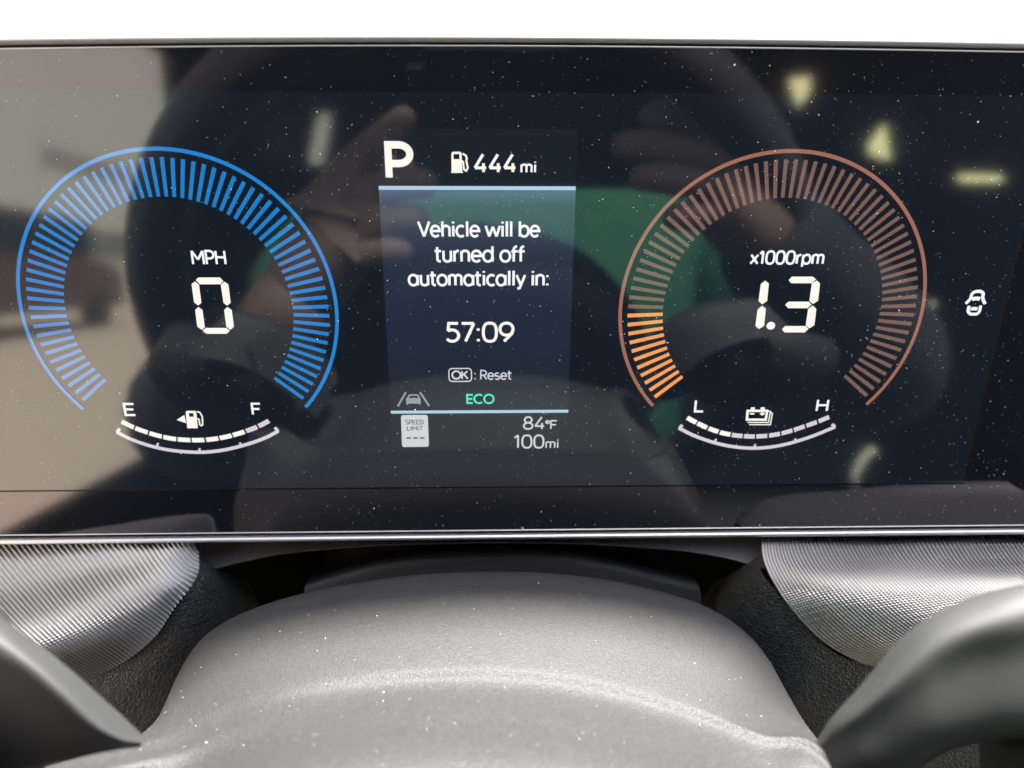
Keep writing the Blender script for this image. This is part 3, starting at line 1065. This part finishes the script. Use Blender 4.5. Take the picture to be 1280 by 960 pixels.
M_ground = mat('dry ground', (0.37, 0.29, 0.225), 0.95, bump=('noise', 3, .4, .05))
V, Fc = [], []
n = 24
for j in range(n + 1):
    for i in range(n + 1):
        x, y = -300 + 600 * i / n, -300 + 600 * j / n
        V.append((x, y, -1.25))
for j in range(n):
    for i in range(n):
        a = j * (n + 1) + i
        Fc.append((a, a + 1, a + n + 2, a + n + 1))
tag(obj('ground', V, Fc, M_ground), kind='structure')
M_slope = mat('added yellow slope', (0.80, 0.76, 0.40), 0.95)  # invented slope, tilted to the sun to put yellow light in the side gaps
V, Fc = [], []
for j in range(7):
    for i in range(31):
        x = 1.5 + 4 * i
        hgt = (0, .12, .4, .75, .95, 1.0, .9)[j] * (13 + 2 * noise.noise(Vector((x * .06, 3, 0))))
        V.append((x, -14 - 4 * j, -1.3 + hgt))
for j in range(6):
    for i in range(30):
        a = j * 31 + i
        Fc.append((a + 1, a, a + 31, a + 32))
tag(obj('added_slope', V, Fc, M_slope, smooth=True), kind='structure')

# pale building across the yard
bl = empty('building', (-19, -30, -1.25), 'pale plain building across the yard, mirrored in the left of the glass', 'building')
M_wall = mat('pale wall', (0.72, 0.70, 0.61), 0.9)
box('wall', (-20, -44, 11.5), (10, 90, 25.5), M_wall, bl)
M_win = mat('dark window', (0.42, 0.37, 0.33), .5)
wp = [hit(*p, 0, -15) for p in ((48, 180), (160, 180), (160, 228), (48, 228))]
box('window', (-15, (wp[0].y + wp[1].y) / 2, (wp[0].z + wp[2].z) / 2), (.08, abs(wp[0].y - wp[1].y), abs(wp[0].z - wp[2].z)), M_win, bl)
box('base_band', (-14.96, -44, 1.05), (.1, 89, .9), mat('base band', (.22, .23, .22), .9), bl)

# dark red van in the yard
van = empty('parked_van', (-9.6, -15, -1.25), 'dark red vehicle parked in the yard, mirrored in the left of the glass', 'van')
M_red = mat('red paint', (0.12, 0.068, 0.062), .5)
prof = [(-3.4, .45), (-3.4, 1.15), (-3.0, 1.35), (-2.0, 1.5), (-1.3, 2.35), (2.9, 2.45), (3.4, 2.2), (3.45, .45)]
V = [(x, -15 + a, -1.25 + b) for x in (-10.6, -8.7) for a, b in prof]
n = len(prof)
Fc = [tuple(range(n)), tuple(reversed(range(n, 2 * n)))] + [(i, n + i, n + (i + 1) % n, (i + 1) % n) for i in range(n)]
obj('body', V, Fc, M_red, van)
for y in (-17.2, -12.9):
    V, Fc = tube([((-8.95, y, -.87), .36), ((-8.62, y, -.87), .36)], 20)
    obj('wheel', V, Fc, mat('tyre', (.02, .02, .02), .8), van)
box('side_window', (-8.68, -15.2, .68), (.03, 3.6, .62), mat('van glass', (.03, .035, .04), .1), van)


# ---- driver holding the phone that takes the picture
def skin(name, chains, m, parent, sub=2):
    """one continuous body grown over joined chains of (point, radius)"""
    me = bpy.data.meshes.new(name)
    V, E, Rd, idx = [], [], [], {}
    for ch in chains:
        prev = None
        for p, r in ch:
            key = tuple(round(c, 4) for c in p)
            if key not in idx:
                idx[key] = len(V)
                V.append(tuple(p))
                Rd.append(r)
            i = idx[key]
            if prev is not None and prev != i:
                E.append((prev, i))
            prev = i
    base = wloc(parent)
    me.from_pydata([tuple(Vector(v) - base) for v in V], E, [])
    o = link(name, me, m, parent)
    sm = o.modifiers.new('skin', 'SKIN')
    sm.use_smooth_shade = True
    for i, sv in enumerate(me.skin_vertices[0].data):
        sv.radius = (Rd[i], Rd[i])
    me.skin_vertices[0].data[0].use_root = True
    ss = o.modifiers.new('subsurf', 'SUBSURF')
    ss.levels = ss.render_levels = sub
    dg = bpy.context.evaluated_depsgraph_get()
    dg.update()
    me2 = bpy.data.meshes.new_from_object(o.evaluated_get(dg))
    o.modifiers.clear()
    o.data = me2
    me2.name = name
    if not me2.materials:
        me2.materials.append(m)
    return o


person = empty('person', (0.05, -.72, -.55), 'person in a green shirt holding up a phone, mirrored in the black glass', 'person')
M_skin = mat('skin', (0.18, 0.112, 0.083), 0.6)
M_shirt = mat('green shirt', (0.013, 0.088, 0.047), 0.85, bump=('noise', 40, .5, .01))
VZ = .385


def mv(px, py, z=VZ):
    return mirrored(px, py, z)


def chain(*q):
    return [(mv(x, y, z), r) for x, y, z, r in q]


SHL, SHR = Vector((-.135, -.68, .06)), Vector((.235, -.68, .06))
NECK = Vector((.05, -.70, .13))
lw, rw = mv(352, 420, .40), mv(985, 330, .41)
body = [[(Vector((.05, -.70, -.42)), .16), (Vector((.05, -.68, -.2)), .155), (Vector((.05, -.68, -.02)), .15), (NECK, .065), (Vector((.05, -.69, .19)), .06), (Vector((.05, -.67, .26)), .085), (Vector((.05, -.67, .34)), .09), (Vector((.05, -.68, .40)), .06)],
        [(Vector((.05, -.68, -.02)), .15), (SHL, .075), (Vector((-.24, -.56, -.12)), .052), (Vector((-.22, -.36, -.10)), .042), (lw, .026), (mv(405, 330, .39), .028)],
        [(Vector((.05, -.68, -.02)), .15), (SHR, .075), (Vector((.34, -.56, -.12)), .052), (Vector((.30, -.36, -.06)), .042), (rw, .026), (mv(930, 240, .39), .028)]]
skin('body', body, M_skin, person)
# hands: palm and five separate fingers each
K1 = (mv(405, 330, .39))
hand_l = [[(lw, .024), (mv(405, 330, .39), .030), (mv(440, 268, .383), .020)],
          [(mv(405, 330, .39), .030), (mv(438, 215, .380), .0125), (mv(470, 182, .376), .0088), (mv(500, 153, .373), .0075), (mv(517, 138, .372), .0055)],
          [(mv(440, 268, .383), .020), (mv(470, 238, .374), .0105), (mv(512, 226, .370), .0092), (mv(552, 232, .371), .0070)],
          [(mv(440, 268, .383), .020), (mv(466, 278, .374), .0105), (mv(505, 272, .370), .0090), (mv(540, 278, .371), .0068)],
          [(mv(405, 330, .39), .030), (mv(448, 318, .376), .0095), (mv(490, 312, .372), .0080), (mv(520, 316, .373), .0060)],
          [(mv(405, 330, .39), .030), (mv(430, 250, .397), .012), (mv(470, 215, .402), .0095), (mv(500, 200, .404), .007)]]
skin('hand', hand_l, M_skin, person)
hand_r = [[(rw, .024), (mv(930, 240, .39), .028), (mv(915, 190, .382), .018)],
          [(mv(915, 190, .382), .018), (mv(882, 150, .372), .0105), (mv(838, 143, .368), .0092), (mv(796, 148, .369), .0070)],
          [(mv(915, 190, .382), .018), (mv(870, 190, .372), .0105), (mv(815, 182, .368), .0090), (mv(762, 184, .369), .0070)],
          [(mv(930, 240, .39), .028), (mv(880, 232, .374), .0100), (mv(830, 222, .370), .0085), (mv(785, 222, .371), .0066)],
          [(mv(930, 240, .39), .028), (mv(892, 268, .378), .0095), (mv(855, 270, .376), .0080), (mv(825, 274, .377), .0060)],
          [(mv(930, 240, .39), .028), (mv(920, 150, .397), .012), (mv(880, 110, .402), .0095), (mv(850, 96, .404), .007)]]
skin('hand', hand_r, M_skin, person)
shirt = [[(Vector((.05, -.70, -.44)), .175), (Vector((.05, -.67, -.2)), .175), (Vector((.05, -.66, -.02)), .168), (Vector((.05, -.69, .085)), .085)],
         [(Vector((.05, -.66, -.02)), .168), (SHL, .088), (Vector((-.215, -.60, -.06)), .072)],
         [(Vector((.05, -.66, -.02)), .168), (SHR, .088), (Vector((.315, -.60, -.06)), .072)]]
skin('shirt', shirt, M_shirt, person)
for pts in ([(Vector((-.235, -.57, -.11)), .066), (Vector((-.225, -.36, -.10)), .056), (lw, .036)],
            [(Vector((.335, -.57, -.11)), .066), (Vector((.305, -.36, -.06)), .056), (rw, .036), (mv(946, 268, .392), .034)]):
    skin('arm_dimmer', [pts], mat('dark sleeve', (.012, .013, .018), .9), person)  # dark cover added so that the forearms stay dim in the glass
hair = [[(Vector((.05, -.705, .30)), .085), (Vector((.05, -.70, .37)), .092), (Vector((.05, -.68, .415)), .075)]]
skin('hair', hair, mat('dark hair', (.015, .012, .01), .6), person)

# phone: a slab right behind the view point
ph = empty('phone', CAM, 'dark phone held sideways between two hands, mirrored in the black glass', 'phone')
M_ph = mat('phone back', (0.012, 0.016, 0.028), .35)
bm = bmesh.new()
bmesh.ops.create_cube(bm, size=1)
bmesh.ops.scale(bm, vec=(.150, .0745, .008), verts=bm.verts)
bmesh.ops.bevel(bm, geom=[e for e in bm.edges if abs((e.verts[0].co - e.verts[1].co).z) > .004], offset=.010, segments=5, affect='EDGES')
bmesh.ops.translate(bm, vec=(.034, -.016, .0065 + .004), verts=bm.verts)
me = bpy.data.meshes.new('phone_body')
bm.to_mesh(me)
bm.free()
o = link('phone_body', me, M_ph, ph)
ph.rotation_euler = camo.matrix_world.to_euler()
for x, y in ((0, 0), (0, -.021)):
    bm = bmesh.new()
    bmesh.ops.create_cone(bm, cap_ends=True, segments=24, radius1=.0075, radius2=.0070, depth=.002)
    bmesh.ops.delete(bm, geom=[], context='VERTS')
    bmesh.ops.translate(bm, vec=(x, y, .0055), verts=bm.verts)
    me = bpy.data.meshes.new('lens_ring')
    bm.to_mesh(me)
    bm.free()
    link('lens_ring', me, M_ph, ph)


# a dark seat with added pale strips that stand for light streaks in the glass
seat = empty('car_seat', (.46, -1.0, -.7), 'dark car seat with added strips for thin pale glints, mirrored low at the right of the glass', 'car seat')
M_seat = mat('seat cloth', (.022, .026, .028), .9, bump=('noise', 60, .5, .01))
M_glint = mat('pale piping', (.55, .54, .42), .6)
for nm, c, sz in (('cushion', (.46, -.86, -.46), (.50, .50, .20)), ('backrest', (.46, -1.2, -.17), (.48, .16, .66))):
    b = box(nm, c, sz, M_seat, seat, bev=.05)
for q in (((868, 514, .9), (905, 494, .9), (925, 480, .9), (936, 462, .9)), ((1066, 612, .85), (1068, 592, .85), (1078, 572, .85), (1094, 562, .85)), ((1118, 412, .95), (1150, 396, .95), (1166, 378, .95)), ((950, 428, .95), (966, 419, .95), (982, 424, .95))):
    V, Fc = tube([(mirrored(*p), .0048) for p in q], 10)
    obj('glint_strip', V, Fc, M_glint, seat, True)
